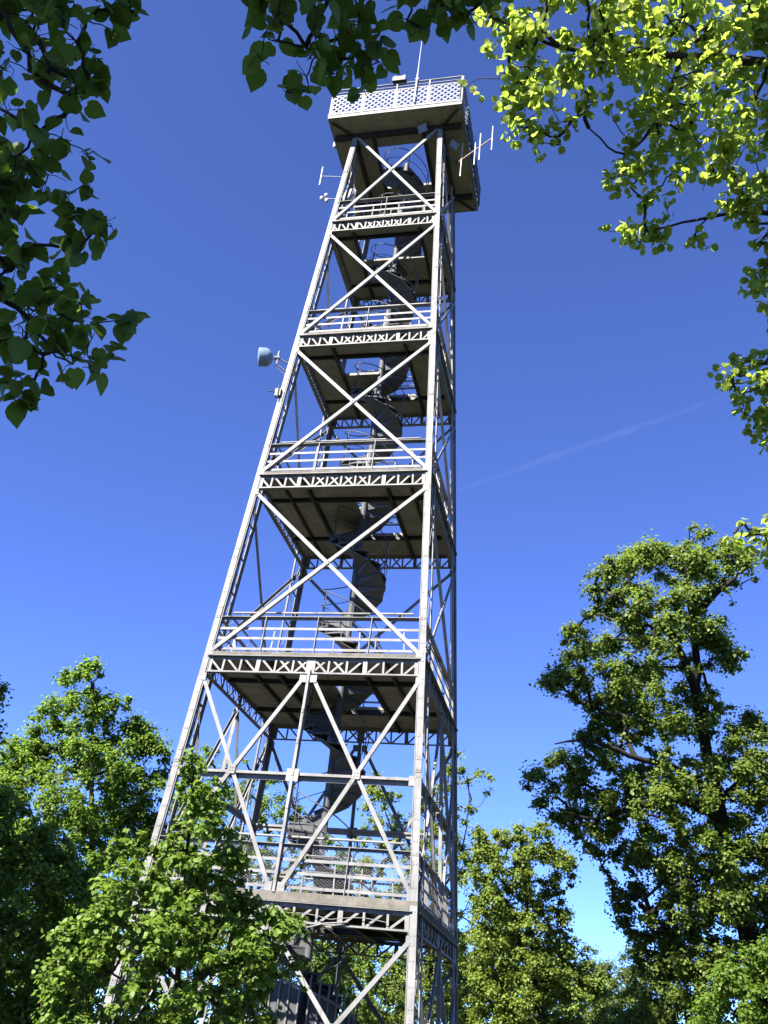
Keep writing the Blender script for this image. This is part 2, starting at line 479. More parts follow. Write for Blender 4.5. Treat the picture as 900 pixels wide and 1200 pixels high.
# cage round the foot of the stairs
cg = MB(); sh = MB()
for k in range(22):
    a = D2R(160+k*200/21); x, y = 1.22*math.cos(a), 1.22*math.sin(a)
    top = 3.1-.055*max(0, k-4)
    cg.tube([(x, y, 0.0), (x, y, top+.3)], .022, 6)
    if k < 21:
        a2 = D2R(160+(k+1)*200/21); x2, y2 = 1.22*math.cos(a2), 1.22*math.sin(a2)
        t2 = 3.1-.055*max(0, k+1-4)
        for z_ in (.15, 1.2):
            cg.bar((x, y, z_), (x2, y2, z_), (math.cos((a+a2)/2), math.sin((a+a2)/2), 0), .05, .01)
        cg.bar((x, y, top), (x2, y2, t2), (math.cos((a+a2)/2), math.sin((a+a2)/2), 0), .06, .012)
        if k % 4 != 1:
            q = .985
            sh.hexa([(x*q, y*q, .2), (x2*q, y2*q, .2), (x2*.975, y2*.975, .2), (x*.975, y*.975, .2)],
                    [(x*q, y*q, top-.04), (x2*q, y2*q, t2-.04), (x2*.975, y2*.975, t2-.04), (x*.975, y*.975, top-.04)])
cage = cg.build('stair_cage', M['paint'], tower)
sh.build('screen_panel', M['stair'], cage)

# loose cable looping below the first platform
cb = MB()
pts = [fp(0, x, z, o) for x, z, o in ((1.55, 3.68, .02), (1.1, 3.62, .05), (.7, 3.5, .05), (.35, 3.2, -.1), (.1, 2.75, -.4), (.0, 2.3, -.8), (0, 1.8, -1.1))]
cb.tube(pts, .016, 6)
pts = [fp(0, x, 3.70+.07*abs(math.sin(x*2.6)), .03) for x in np.linspace(-.4, 2.3, 60)]
cb.tube(pts, .008, 6)
for off_, zt_, r_ in ((.20, 24.7, .011), (.235, 17.4, .013), (.262, 25.8, .009)):
    pts = [(-(half(z)-.095-.02*math.sin(z*1.7+off_*30)), -(half(z)-off_), z) for z in np.linspace(.3, zt_, 60)]
    cb.tube(pts, r_, 5)
cb.build('cable', M['cable'], tower)

# top gallery
GZ = H[6]; GH = 2.18
ga = MB()
cuts = [-GH, -1.5, -.9, 0.0, .75, 1.5, GH]
for i in range(len(cuts)-1):
    x0, x1 = cuts[i]+.004, cuts[i+1]-.004; dz = .005*(i % 2)
    if -.91 < x0 and x1 < .76:
        ga.box(x0, x1, -GH, -.9, GZ+dz, GZ+.1); ga.box(x0, x1, .85, GH, GZ+dz, GZ+.1)
    else:
        ga.box(x0, x1, -GH, -.75, GZ+dz, GZ+.1); ga.box(x0, x1, -.742, GH, GZ+.005-dz, GZ+.1)
gal = ga.build('viewing_gallery', M['deck'], tower)
bm_ = MB(); e = half(GZ)-.03
for sgn in (-1, 1):
    bm_.box(-GH+.06, GH-.06, sgn*e-.07, sgn*e+.07, GZ-.17, GZ-.004)
    bm_.box(sgn*e-.06, sgn*e+.06, -e+.071, e-.071, GZ-.15, GZ-.006)
    bm_.box(sgn*.84-.05, sgn*.84+.05, -e+.075, e-.075, GZ-.14, GZ-.006)
for sx in (-1, 1):
    for sy in (-1, 1):
        bm_.bar((sx*(e+.06), sy*(e+.06), GZ-.03), (sx*(GH-.08), sy*(GH-.08), GZ-.03), (0, 0, -1), .09, .02, .06)
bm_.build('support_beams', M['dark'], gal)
RZ = lambda face, q: [(q[0], q[1]), (-q[1], q[0]), (-q[0], -q[1]), (q[1], -q[0])][face]
def gp(face, s, z, o=0.0): x, y = RZ(face, (s, -GH-o)); return np.array([x, y, z])
for face in range(4):
    fa = MB()
    fa.bar(gp(face, -GH, GZ+.065, .03), gp(face, GH+.028, GZ+.065, .03), FN[face], .13, .028)
    fa.bar(gp(face, -GH, GZ+.165, .045), gp(face, GH+.028, GZ+.165, .045), FN[face], .05, .04)
    fa.build('fascia', M['cream'], gal)
    w = 2*GH/4
    for k in range(4):
        a = -GH+k*w+.035; b = -GH+(k+1)*w-.035; zb_, zt_ = GZ+.215, GZ+1.10
        la = MB()
        def clip(s0, z0, s1, z1):
            if s0 > s1: s0, z0, s1, z1 = s1, z1, s0, z0
            if s1 <= a or s0 >= b: return None
            if s0 < a: z0 += (z1-z0)*(a-s0)/(s1-s0); s0 = a
            if s1 > b: z1 = z0+(z1-z0)*(b-s0)/(s1-s0); s1 = b
            return (s0, z0, s1, z1) if s1-s0 > .05 else None
        hh = zt_-zb_; s = a-hh
        while s < b:
            for (q, o) in (((s, zb_, s+hh, zt_), .018), ((s, zt_, s+hh, zb_), .010)):
                c = clip(*q)
                if c: la.bar(gp(face, c[0], c[1], o), gp(face, c[2], c[3], o), FN[face], .047, .006)
            s += .215
        for z_ in (zb_, zt_):
            la.bar(gp(face, a, z_, .024), gp(face, b, z_, .024), FN[face], .045, .03)
        for s_ in (a, b):
            la.bar(gp(face, s_, zb_+.024, .022), gp(face, s_, zt_-.024, .022), FN[face], .035, .026)
        la.build('lattice_panel', M['cream'], gal)
    rl = MB()
    for s in np.linspace(-GH, GH, 5)[:-1]:
        rl.box(*sum([sorted(v) for v in zip(gp(face, s-.022, 0, -.05)[:2], gp(face, s+.022, 0, .032)[:2])], []), GZ+.20, GZ+1.42)
    rl.tube([gp(face, -GH, GZ+1.42), gp(face, GH, GZ+1.42)], .028, 8)
    rl.tube([gp(face, -GH, GZ+1.26), gp(face, GH, GZ+1.26)], .02, 8)
    rl.build('gallery_railing', M['paint'], gal)
cbx = MB()
cbx.box(GH+.047, GH+.085, -1.25, 2.2, GZ+.22, GZ+1.12)
for y in np.linspace(-1.1, 2.0, 9): cbx.box(GH+.0852, GH+.10, y, y+.12, GZ+.3, GZ+1.05)
cbx.build('cable_trunking', M['stair'], gal)

# ------------------------------------------------------------------ things fixed to the tower (each can be lifted off)
def legpt(sx, sy, z): h = half(z); return np.array([sx*h, sy*h, z])
# dish with radome on the left leg
lp = legpt(-1, -1, 17.95); dpt = proj(lp)[2]
dc = at(313, 419, dpt-.1)
d = empty('dish_antenna', tuple(lp))
tag(d, 'pale drum shaped dish antenna bracketed to the left leg beside fourth platform', 'antenna')
ax = np.array([-.88, -.30, -.12]); ax /= np.linalg.norm(ax)
o3 = dc-lp
db = MB()
prof = [(-.16, .06), (-.13, .15), (-.07, .22), (.0, .265), (.20, .27)]
db.tube([o3+ax*a for a, _ in prof], [r for _, r in prof], 24)
db.build('reflector', M['radome'], d)
rd = MB()
prof = [(.202, .275), (.225, .265), (.245, .20), (.255, .10), (.26, .02)]
rd.tube([o3+ax*a for a, _ in prof], [r for _, r in prof], 24)
rd.build('radome', M['radome'], d)
br = MB()
br.tube([o3-ax*.2, o3-ax*.34], .06, 10)
br.tube([o3-ax*.30, np.array([-.02, -.02, o3[2]+.05-.12])], .022, 8)
br.tube([o3-ax*.30+np.array([0, 0, -.22]), o3-ax*.30+np.array([0, 0, .24])], .03, 8)
br.tube([o3-ax*.27+np.array([0, 0, -.2]), np.array([-.02, -.02, o3[2]-.35])], .018, 8)
br.tube([o3-ax*.27+np.array([0, 0, -.3]), np.array([-.05, .0, -.5]), np.array([.02, .03, -1.2])], .012, 6)
br.build('bracket', M['paint'], d)
# clamp box lower on the leg
lp2 = legpt(-1, -1, 16.75)
cl = MB()
cl.box(-.10, .06, -.09, .03, -.12, .12); cl.tube([(-.10, -.03, .04), (-.26, -.06, .05)], .02, 8); cl.tube([(.0, -.1, -.2), (.0, -.1, .2)], .018, 8)
o = cl.build('clamp_box', M['dark']); o.location = tuple(lp2)
tag(o, 'small dark clamp box strapped to left leg below the dish antenna', 'box')
# yagi on the right
P0 = at_z(534, 192, 26.75); P1 = at_z(577.5, 161.5, 26.75)
y = empty('yagi_antenna', tuple(P0))
tag(y, 'copper coloured antenna with four upright rods reaching out from the right under the gallery', 'antenna')
bo = MB(); v = P1-P0
bo.tube([np.zeros(3), v], .024, 8); bo.build('boom', M['copper'], y)
for t, ln in ((.16, 1.55), (.53, 1.38), (.66, 1.25), (.985, 1.12)):
    e_ = MB(); e_.tube([v*t+np.array([0, 0, -ln/2]), v*t+np.array([0, 0, ln/2])], .022, 6)
    e_.build('element', M['copper'] if t < .3 else M['white'], y)
ar = MB(); lq = legpt(1, -1, 26.75)-P0
ar.tube([lq+np.array([-.05, .02, 0]), v*.06], .022, 8); ar.tube([v*.04+np.array([0, 0, -.12]), v*.04+np.array([0, 0, .12])], .03, 8)
ar.build('bracket', M['dark'], y)
# dipole on the left
lp3 = legpt(-1, -1, 25.9); zt = proj(lp3)
dd = empty('dipole_antenna', tuple(lp3))
tag(dd, 'thin dipole antenna rod on a horizontal arm left of the leg below the gallery', 'antenna')
q = at(376.5, 206.5, zt[2])-lp3; q[2] = at(376.5, 206.5, zt[2])[2]-lp3[2]
a_ = MB(); a_.tube([np.array([0, 0, q[2]]), q], .014, 6); a_.build('arm', M['white'], dd)
a_ = MB(); a_.tube([q+np.array([0, 0, -.42]), q+np.array([0, 0, .42])], .026, 8); a_.build('element', M['white'], dd)
# small sensor cluster
lp4 = legpt(-1, -1, 24.75); zt = proj(lp4)
sc = empty('weather_sensor', tuple(lp4))
tag(sc, 'small white weather sensor with round lobes on a short arm left of fifth platform', 'sensor')
q = at(380.5, 232.5, zt[2])-lp4
a_ = MB(); a_.tube([np.array([0, 0, q[2]]), q], .016, 6); a_.build('arm', M['white'], sc)
for dx, dz in ((-.10, .02), (.08, -.10), (.03, .13)):
    a_ = MB(); c_ = q+np.array([dx, 0, dz])
    a_.tube([c_+np.array([0, 0, -.075]), c_+np.array([0, 0, -.04]), c_+np.array([0, 0, .04]), c_+np.array([0, 0, .075])], [.03, .062, .062, .03], 10)
    a_.build('sensor_cup', M['white'], sc)
# inner white dish behind the left leg
pc = at(406, 233, 31.2)
wd = empty('dish_antenna', tuple(pc))
tag(wd, 'white oval dish antenna standing inside the left end of fifth platform railing', 'antenna')
axd = np.array([-.35, -.75, .1]); axd /= np.linalg.norm(axd)
a_ = MB(); prof = [(-.10, .05), (-.07, .22), (-.01, .36), (.03, .42), (.045, .425), (.05, .40), (.02, .2), (.0, .02)]
a_.tube([axd*t for t, _ in prof], [r for _, r in prof], 24); a_.build('reflector', M['white'], wd)
a_ = MB(); a_.tube([-axd*.08, -axd*.22, -axd*.22+np.array([0, 0, -1.25])], .025, 8); a_.build('stand', M['paint'], wd)
# floodlights under the gallery
def flood(px, py, z, sz, lab, facing):
    p = at_z(px, py, z)
    e_ = empty('floodlight', tuple(p)); tag(e_, lab, 'floodlight', 'floodlights on the tower')
    f = np.array(facing, float); f /= np.linalg.norm(f); sd = np.cross(f, (0, 0, 1)); sd /= np.linalg.norm(sd); up = np.cross(sd, f)
    w = MB(); R4 = lambda k, s, b: [b+k*(sx_*sd*s+sy_*up*s*.8) for sx_, sy_ in ((-1, -1), (1, -1), (1, 1), (-1, 1))]
    w.hexa(R4(.6, sz, -f*sz*.5), R4(1, sz, np.zeros(3))); w.build('housing', M['white'], e_)
    w = MB(); w.hexa(R4(.9, sz, f*.004), R4(.9, sz, f*.016)); w.build('lens', M['radome'], e_)
    w = MB(); w.tube([-f*sz*.5+sd*sz*1.1, -f*sz*.5+sd*sz*1.1+np.array([0, 0, sz*1.3]), -f*sz*.5-sd*sz*1.1+np.array([0, 0, sz*1.3]), -f*sz*.5-sd*sz*1.1], .015, 6)
    w.build('bracket', M['dark'], e_)
flood(495, 150.5, 27.68, .16, 'white square floodlight hanging under the front overhang of the gallery', (-.3, -.75, -.6))
flood(532, 170, 27.6, .15, 'narrow pale floodlight under the right overhang of the gallery', (.55, -.5, -.5))
flood(463, 331, 23.3, .12, 'small bluish lamp under the fifth platform beside its stair opening', (-.2, -.8, -.5))
# small lamp on the left edge of the gallery
p = at_z(394, 170, 27.95); p[0] = -GH-.05
w = MB(); w.tube([(0, 0, -.14), (0, 0, -.10), (0, 0, .08), (0, 0, .11)], [.03, .07, .07, .03], 10); w.box(-.005, .06, -.02, .02, .02, .06)
o = w.build('marker_lamp', M['white']); o.location = tuple(p)
tag(o, 'small white marker lamp on the left edge of the gallery', 'lamp')
# box on the front rail, lightning rod
p = np.array([.05, -GH-.02, GZ+1.42])
w = empty('instrument_box', tuple(p)); tag(w, 'dark instrument box with two white knobs on the front gallery rail', 'box')
b = MB(); b.box(-.22, .22, -.10, .10, .03, .24); b.build('housing', M['dark'], w)
for x in (-.15, .15):
    b = MB(); b.tube([(x, -.02, .241), (x, -.02, .33), (x, -.02, .36)], [.035, .04, .02], 8); b.build('knob', M['white'], w)
w = MB(); w.tube([(0, 0, 0), (0, 0, 1.5), (0, 0, 1.52), (0, 0, 3.2)], [.030, .030, .018, .010], 8); w.box(-.05, .05, .0, .08, .3, .36); w.box(-.05, .05, .0, .08, 1.2, 1.26)
o = w.build('lightning_rod', M['white']); o.location = (.66, -GH-.075, GZ+.25)
tag(o, 'thin pale lightning rod rising from the front of the gallery', 'rod')

# ------------------------------------------------------------------ trees
LEAF = {
 'simple': (np.array([(0, 0, 0), (-.46, .5, .13), (0, 1, -.05), (.46, .5, .13)]), [(0, 3, 2), (0, 2, 1)]),
 'lobed': (np.array([(0, 0, 0), (-.40, .12, .07), (-.48, .5, .12), (-.24, .82, .07), (0, 1.05, -.08), (.24, .82, .07), (.48, .5, .12), (.40, .12, .07)]), [(0, 7, 6, 5, 4), (0, 4, 3, 2, 1)]),
 'round': (np.array([(0, 0, 0), (.30, .0, .06), (.55, .30, .13), (.50, .66, .10), (.24, .92, .0), (0, 1.0, -.10), (-.24, .92, .0), (-.50, .66, .10), (-.55, .30, .13), (-.30, .0, .06), (0, .5, -.03)]),
           [(0, 1, 2, 3, 10), (10, 3, 4, 5), (0, 10, 7, 8, 9), (10, 5, 6, 7)]),
 'heart': (np.array([(0, 0, 0), (.20, -.09, .02), (.42, .06, .06), (.52, .32, .08), (.43, .60, .06), (.22, .84, .0), (0, 1.10, -.10),
                     (-.22, .84, .0), (-.43, .60, .06), (-.52, .32, .08), (-.42, .06, .06), (-.20, -.09, .02), (0, .5, -.02)]),
           [(0, 1, 2, 3, 12), (12, 3, 4, 5, 6), (0, 12, 9, 10, 11), (12, 6, 7, 8, 9)]),
}
def leaves_mesh(name, pos, nrm, tip, size, kind, mat, parent):
    T, F = LEAF[kind]; n = len(pos); m = len(T)
    nrm = nrm/np.linalg.norm(nrm, axis=1)[:, None]
    tip = tip-nrm*np.sum(tip*nrm, axis=1)[:, None]
    tip = tip/(np.linalg.norm(tip, axis=1)[:, None]+1e-9)
    sd = np.cross(tip, nrm)
    V = pos[:, None, :]+size[:, None, None]*(T[None, :, 0:1]*sd[:, None, :]+T[None, :, 1:2]*tip[:, None, :]+T[None, :, 2:3]*nrm[:, None, :])
    V = V.reshape(-1, 3)
    idx = np.array([i for f in F for i in f]); ln = [len(f) for f in F]
    loops = (np.arange(n)[:, None]*m+idx[None, :]).ravel()
    starts1 = np.concatenate([[0], np.cumsum(ln)[:-1]])
    starts = (np.arange(n)[:, None]*len(idx)+starts1[None, :]).ravel()
    me = bpy.data.meshes.new(name)
    me.vertices.add(len(V)); me.vertices.foreach_set('co', V.astype(np.float32).ravel())
    me.loops.add(len(loops)); me.loops.foreach_set('vertex_index', loops.astype(np.int32))
    me.polygons.add(len(starts)); me.polygons.foreach_set('loop_start', starts.astype(np.int32))
    me.update(calc_edges=True); me.validate()
    me.materials.append(mat)
    o = bpy.data.objects.new(name, me); link(o, parent); return o
def in_poly(P, poly):
    x, y = P[:, 0], P[:, 1]; ins = np.zeros(len(P), bool); n = len(poly)
    for i in range(n):
        x0, y0 = poly[i]; x1, y1 = poly[(i+1) % n]
        if y0 == y1: continue
        c = ((y0 > y) != (y1 > y)) & (x < (x1-x0)*(y-y0)/(y1-y0)+x0)
        ins ^= c
    return ins
def edge_dist(P, poly):
    d = np.full(len(P), 1e9); n = len(poly)
    for i in range(n):
        a = np.array(poly[i], float); b = np.array(poly[(i+1) % n], float); ab = b-a
        t = np.clip(((P-a)@ab)/(ab@ab+1e-9), 0, 1)
        d = np.minimum(d, np.linalg.norm(P-(a+t[:, None]*ab), axis=1))
    return d
def sample_puffs(rng, polys, D, thick, npuff, r0, r1, edge=.6, sep=.8, avoid=None, dtilt=0.0):
    ppm = F_PX/D; out = []; rad = []
    areas = []
    for poly in polys:
        A = np.array(poly, float); x, y = A[:, 0], A[:, 1]
        areas.append(abs(np.dot(x, np.roll(y, -1))-np.dot(y, np.roll(x, -1)))/2)
    for poly, ar in zip(polys, areas):
        want = int(npuff*ar/sum(areas))+1
        A = np.array(poly, float); lo, hi = A.min(0), A.max(0)
        P = lo+(hi-lo)*rng.random((want*60, 2)); P = P[in_poly(P, poly)]
        ed = edge_dist(P, poly); R = r0+(r1-r0)*rng.random(len(P))**1.5
        got = 0
        for i in range(len(P)):
            if got >= want: break
            rr = R[i]
            if ed[i] < edge*rr*ppm: rr = max(r0*.6, ed[i]/ppm/edge)
            if ed[i] < .3*rr*ppm: continue
            if avoid is not None and avoid(P[i]) and rng.random() < .85: continue
            tz = min(thick, .25*r1+ed[i]/ppm)
            c = at(P[i][0], P[i][1], D+tz*(2*rng.random()-1)+dtilt*(P[i][1]-lo[1])/ppm)
            if c[2] < .25: continue
            if out:
                dd_ = np.linalg.norm(np.array(out)-c, axis=1)
                if dd_.min() < sep*.5*(rr+r0): continue
            out.append(c); rad.append(rr); got += 1
    return np.array(out), np.array(rad)
def grow(rng, skel, puffs, bend=.12):
    """skel: list of polylines [(point, radius)...]; every puff is joined to the nearest wood"""
    nodes = []; par = []; base_r = []
    for pl in skel:
        prev = pl[2] if len(pl) > 2 and False else -1
        for i, (p, r) in enumerate(pl):
            nodes.append(np.array(p, float)); par.append(-2 if i == 0 else len(nodes)-2); base_r.append(r)
    nb = len(nodes); nodes_a = np.array(nodes)
    d0 = np.array([np.linalg.norm(nodes_a-p, axis=1).min() for p in puffs])
    order = np.argsort(d0)
    allp = list(nodes); parent = list(par); pid = {}
    for k in order:
        p = puffs[k]; A = np.array(allp); v = p-A; d = np.linalg.norm(v, axis=1)
        cost = d*(1+.6*np.clip(-v[:, 2]/(d+1e-6), 0, 1))
        cost[:nb] *= 1.12
        j = int(np.argmin(cost)); allp.append(p); parent.append(j)
    cnt = np.ones(len(allp))
    for i in range(len(allp)-1, nb-1, -1):
        if parent[i] >= 0: cnt[parent[i]] += cnt[i]
    return allp, parent, cnt, nb, order
def make_tree(name, label, group, skel, puffs, rad, per, size, kind, leafm, barkm, seed, twig=.011, up=.9, flat=.75, minr=.006, cat='tree', droop=.3, twigs=0, fill=.45, soft=False):
    rng = np.random.default_rng(seed)
    base = np.array(skel[0][0][0]); root = empty(name, tuple(base)); tag(root, label, cat, group)
    allp, parent, cnt, nb, order = grow(rng, skel, puffs)
    w = MB()
    for pl in skel:
        pts = [np.array(p, float)-base for p, _ in pl]; rs = [r for _, r in pl]
        # subdivide with a little wander
        P2, R2 = [pts[0]], [rs[0]]
        for i in range(len(pts)-1):
            ln = np.linalg.norm(pts[i+1]-pts[i])
            pa_, pd_ = pts[max(i-1, 0)], pts[min(i+2, len(pts)-1)]
            m0, m1_ = (pts[i+1]-pa_)*.5, (pd_-pts[i])*.5
            cap_ = lambda m: m*min(1.0, 1.2*ln/(np.linalg.norm(m)+1e-9))
            m0, m1_ = cap_(m0), cap_(m1_)
            for t in (.2, .4, .6, .8):
                h1, h2, h3, h4 = 2*t**3-3*t*t+1, t**3-2*t*t+t, -2*t**3+3*t*t, t**3-t*t
                P2.append(h1*pts[i]+h2*m0+h3*pts[i+1]+h4*m1_+rng.normal(0, .010*ln, 3)); R2.append(rs[i]+(rs[i+1]-rs[i])*t)
            P2.append(pts[i+1]); R2.append(rs[i+1])
        w.tube(P2, R2, 10)
    for i in range(nb, len(allp)):
        j = parent[i]
        a, b = allp[j]-base, allp[i]-base; ln = np.linalg.norm(b-a)
        ra = min(max(minr, twig*math.sqrt(cnt[i])), 5.5*twig); rb = min(max(minr*.8, twig*math.sqrt(max(cnt[i]-1, .3))), 5.2*twig)
        m1 = a+(b-a)*.36+rng.normal(0, .07*ln, 3); m2 = a+(b-a)*.7+rng.normal(0, .06*ln, 3)+np.array([0, 0, .03*ln])
        w.tube([a, m1, m2, b], [ra*1.1, ra, (ra+rb)/2, rb], 5, cap=False)
    for i in range(len(puffs)) if twigs else ():
        for _ in range(twigs):
            v = rng.normal(0, 1, 3); v /= np.linalg.norm(v); e_ = puffs[i]+v*rad[i]*.85*np.array([1, 1, flat])-base; a = puffs[i]-base
            w.tube([a, (a+e_)/2+rng.normal(0, .1*rad[i], 3), e_], [minr*.8, minr*.7, minr*.5], 4, cap=False)
    w.build('trunk', barkm, root)
    pos, nr, tp, sz = [], [], [], []
    rm = float(np.mean(rad))
    for c, r in zip(puffs, rad):
        n = max(4, int(per*(r/rm)**2*rng.uniform(.7, 1.3)))
        v = rng.normal(0, 1, (n, 3)); v /= np.linalg.norm(v, axis=1)[:, None]
        rr = r*np.minimum(np.abs(rng.normal(0, .60, n)), 1.3) if soft else r*rng.random(n)**fill
        off = v*rr[:, None]*np.array([1, 1, flat])
        tilt = rng.normal(0, .35, 3)
        off[:, 2] += off[:, 0]*tilt[0]*.5+off[:, 1]*tilt[1]*.5
        pos.append(c+off-base)
        nr.append(np.array([0, 0, up])+v*.55+rng.normal(0, .38, (n, 3))+tilt*.3)
        t = rng.normal(0, .6, (n, 3))+v*.8; t[:, 2] -= droop; tp.append(t)
        sz.append(size*rng.uniform(.65, 1.25, n))
    leaves_mesh('crown', np.concatenate(pos), np.concatenate(nr), np.concatenate(tp), np.concatenate(sz), kind, leafm, root)
    return root
def px_line(pts, r0, r1, ground=True):
    P = [at(*p) for p in pts]
    if ground: P = [np.array([P[0][0], P[0][1], -.1])]+P if P[0][2] > .2 else P
    n = len(P); return [(p, r0+(r1-r0)*(i/(n-1))**.8) for i, p in enumerate(P)]

def foliage_tree(name, label, group, polys, D, skel_px, thick, npuff, r0, r1, per, size, kind, lm, bk, seed, tr=(.2, .04), avoid=None, **kw):
    rng = np.random.default_rng(seed*13+1)
    sp = {k: kw.pop(k) for k in ('edge', 'sep', 'dtilt') if k in kw}
    kw.setdefault('up', .55); kw.setdefault('soft', True)
    pf, rd_ = sample_puffs(rng, polys, D, thick, npuff, r0, r1, avoid=avoid, **sp)
    skel = []
    for i, line in enumerate(skel_px):
        pts = [(p[0], p[1], D+(p[2] if len(p) > 2 else 0)) for p in line]
        if i == 0: skel.append(px_line(pts, tr[0], tr[1]))
        else: skel.append(px_line(pts, tr[0]*.36, tr[1]*.4, False))
    return make_tree(name, label, group, skel, pf, rd_, per, size, kind, lm, bk, seed, **kw)

GT = 'trees around the tower'
# tall maple behind the left leg
foliage_tree('maple_tree', 'tall bright green maple tree behind the left leg of the tower', GT,
  [[(-60, 885), (0, 868), (25, 861), (46, 823), (67, 806), (63, 785), (84, 781), (112, 762), (122, 785), (114, 806), (131, 815), (143, 798), (156, 815), (152, 836), (169, 840), (186, 857), (200, 874), (200, 905), (190, 945), (225, 1000), (205, 1225), (-90, 1225)]],
  33, [[(95, 1225), (100, 1100), (108, 980), (108, 880), (108, 800)]], 3.2, 800, .22, .58, 190, .100, 'lobed', LM['maple'], M['bark'], 3, tr=(.24, .03))
# dark tree at left edge
foliage_tree('forest_tree', 'shaded dark green tree filling the lower left corner of the photo', GT,
  [[(-140, 760), (-20, 780), (9, 803), (6, 835), (-2, 860), (-12, 905), (40, 955), (85, 985), (118, 1040), (112, 1225), (-140, 1225)]],
  25, [[(-30, 1225), (-35, 1050), (-45, 900), (-50, 800)]], 2.2, 480, .24, .55, 170, .095, 'lobed', LM['maple'], M['bark'], 5, tr=(.2, .03))
# young lime in front of the tower
foliage_tree('young_lime_tree', 'young leafy lime tree in front of the left half of the tower base', GT,
  [[(220, 874), (231, 872), (238, 892), (250, 908), (268, 929), (272, 963), (291, 1018), (293, 1050), (320, 1057), (358, 1074), (366, 1127), (352, 1200), (345, 1240), (30, 1240), (40, 1200), (50, 1165), (42, 1137), (62, 1092), (86, 1074), (112, 1065), (110, 1032), (122, 999), (140, 974), (172, 975), (188, 985), (213, 955), (207, 930), (211, 900)]],
  13, [[(205, 1235), (208, 1150), (215, 1060), (222, 970), (228, 900)], [(206, 1170), (280, 1110), (335, 1085)], [(208, 1150), (160, 1080), (130, 1010)], [(206, 1190), (130, 1140), (70, 1110)]],
  1.0, 560, .08, .22, 56, .061, 'heart', LM['shrub'], M['bark'], 9, tr=(.07, .012), twig=.004, minr=.003, twigs=2,
  avoid=lambda p: abs(p[0]-(182-(p[1]-970)*.318)) < 8 and 1000 < p[1] or (p[1] > 1120 and abs(p[0]-(188-(p[1]-1160)*.55)) < 8) or (p[1] > 1110 and 318 < p[0]))
# big oak at the right
oak = [(820, 610), (845, 628), (868, 640), (897, 660), (882, 690), (862, 705), (850, 720), (868, 750), (880, 768), (874, 785), (850, 790), (846, 815), (870, 835), (888, 818), (897, 845), (925, 860), (975, 900), (985, 1235), (700, 1235), (705, 1200), (742, 1140), (742, 1105), (712, 1070), (715, 1040), (705, 1018), (680, 1014), (655, 1004), (640, 965), (628, 945), (612, 922), (603, 905), (612, 885), (640, 888), (642, 872), (660, 865), (690, 850), (690, 835), (665, 818), (635, 812), (631, 795), (655, 770), (660, 730), (690, 715), (684, 675), (710, 655), (735, 632), (770, 630), (790, 640), (805, 620)]
holes = [(668, 985, 16), (690, 955, 13), (655, 940, 12), (705, 905, 10), (850, 800, 14), (735, 1020, 9), (720, 735, 8), (840, 700, 9), (780, 800, 8), (890, 960, 13), (660, 900, 8), (735, 975, 9), (770, 675, 8), (830, 870, 8)]
foliage_tree('oak_tree', 'large old oak with dark trunk and long side limbs at the right', GT, [oak], 30,
  [[(905, 1235), (884, 1120), (868, 1060), (850, 1000), (842, 945), (830, 890), (818, 830), (815, 760), (808, 700), (802, 645)],
   [(846, 960, -.3), (790, 935, -.8), (740, 948, -1.2), (700, 960, -1.4), (664, 952, -1.5)],
   [(838, 930, 0), (790, 900, -.8), (745, 888, -1.4), (690, 868, -1.7), (650, 872, -1.8)],
   [(818, 820, 0), (785, 740, -.6), (745, 715, -.8), (715, 700, -.9)],
   [(840, 940, 0), (890, 900, -.4), (940, 880, -.6)], [(860, 1030, 0), (800, 1020, -.8), (750, 1060, -1.2)],
   [(812, 720, 0), (845, 690, -.4), (875, 665, -.5)]],
  3.0, 1280, .18, .50, 160, .090, 'lobed', LM['oak'], M['bark_oak'], 11, tr=(.46, .05), twig=.015,
  avoid=lambda p: any((p[0]-a)**2+(p[1]-b)**2 < (r*1.3)**2 for a, b, r in holes))
# yellow-green tree behind the tower's right side
foliage_tree('spring_tree', 'yellow green spring tree seen behind the right legs of the tower', GT,
  [[(415, 1235), (412, 1000), (425, 925), (440, 900), (462, 905), (485, 930), (512, 905), (522, 880), (540, 878), (556, 900), (575, 905), (586, 922), (562, 945), (552, 962), (572, 985), (580, 1030), (600, 1080), (610, 1235)]],
  42, [[(500, 1235), (503, 1150), (508, 1060), (505, 990), (515, 920)], [(506, 1060), (540, 1000), (550, 930)], [(505, 1040), (465, 985), (440, 920)]], 2.6, 440, .20, .52, 105, .100, 'lobed', LM['yellow'], M['bark'], 15, tr=(.2, .03), twig=.016,
  avoid=lambda p: p[1] < 1060 and ((p[0]*.13+p[1]*.09) % 5.0) < .8)
foliage_tree('spring_tree', 'loose olive green tree between the tower and the oak', GT,
  [[(548, 1235), (552, 1080), (548, 1000), (560, 960), (585, 972), (598, 964), (622, 968), (640, 958), (652, 985), (678, 1005), (676, 1035), (656, 1050), (673, 1070), (668, 1100), (690, 1120), (712, 1150), (715, 1235)]],
  38, [[(630, 1235), (628, 1150), (620, 1080), (612, 1020), (610, 980)]], 2.4, 520, .20, .50, 115, .098, 'lobed', LM['yellow'], M['bark'], 17, tr=(.18, .03), twig=.015,
  avoid=lambda p: p[1] < 1060 and ((p[0]*.11-p[1]*.10) % 5.0) < .7)
# tree behind left part of the tower
foliage_tree('forest_tree', 'mid green tree seen through the left half of the lower tower', GT,
  [[(190, 1235), (196, 960), (205, 895), (225, 868), (262, 876), (300, 897), (330, 902), (345, 932), (368, 955), (392, 985), (418, 1000), (425, 1235)]],
  38, [[(300, 1235), (300, 1120), (290, 1000), (270, 900)]], 2.6, 360, .22, .55, 125, .100, 'lobed', LM['maple'], M['bark'], 19, tr=(.2, .03), twig=.015)
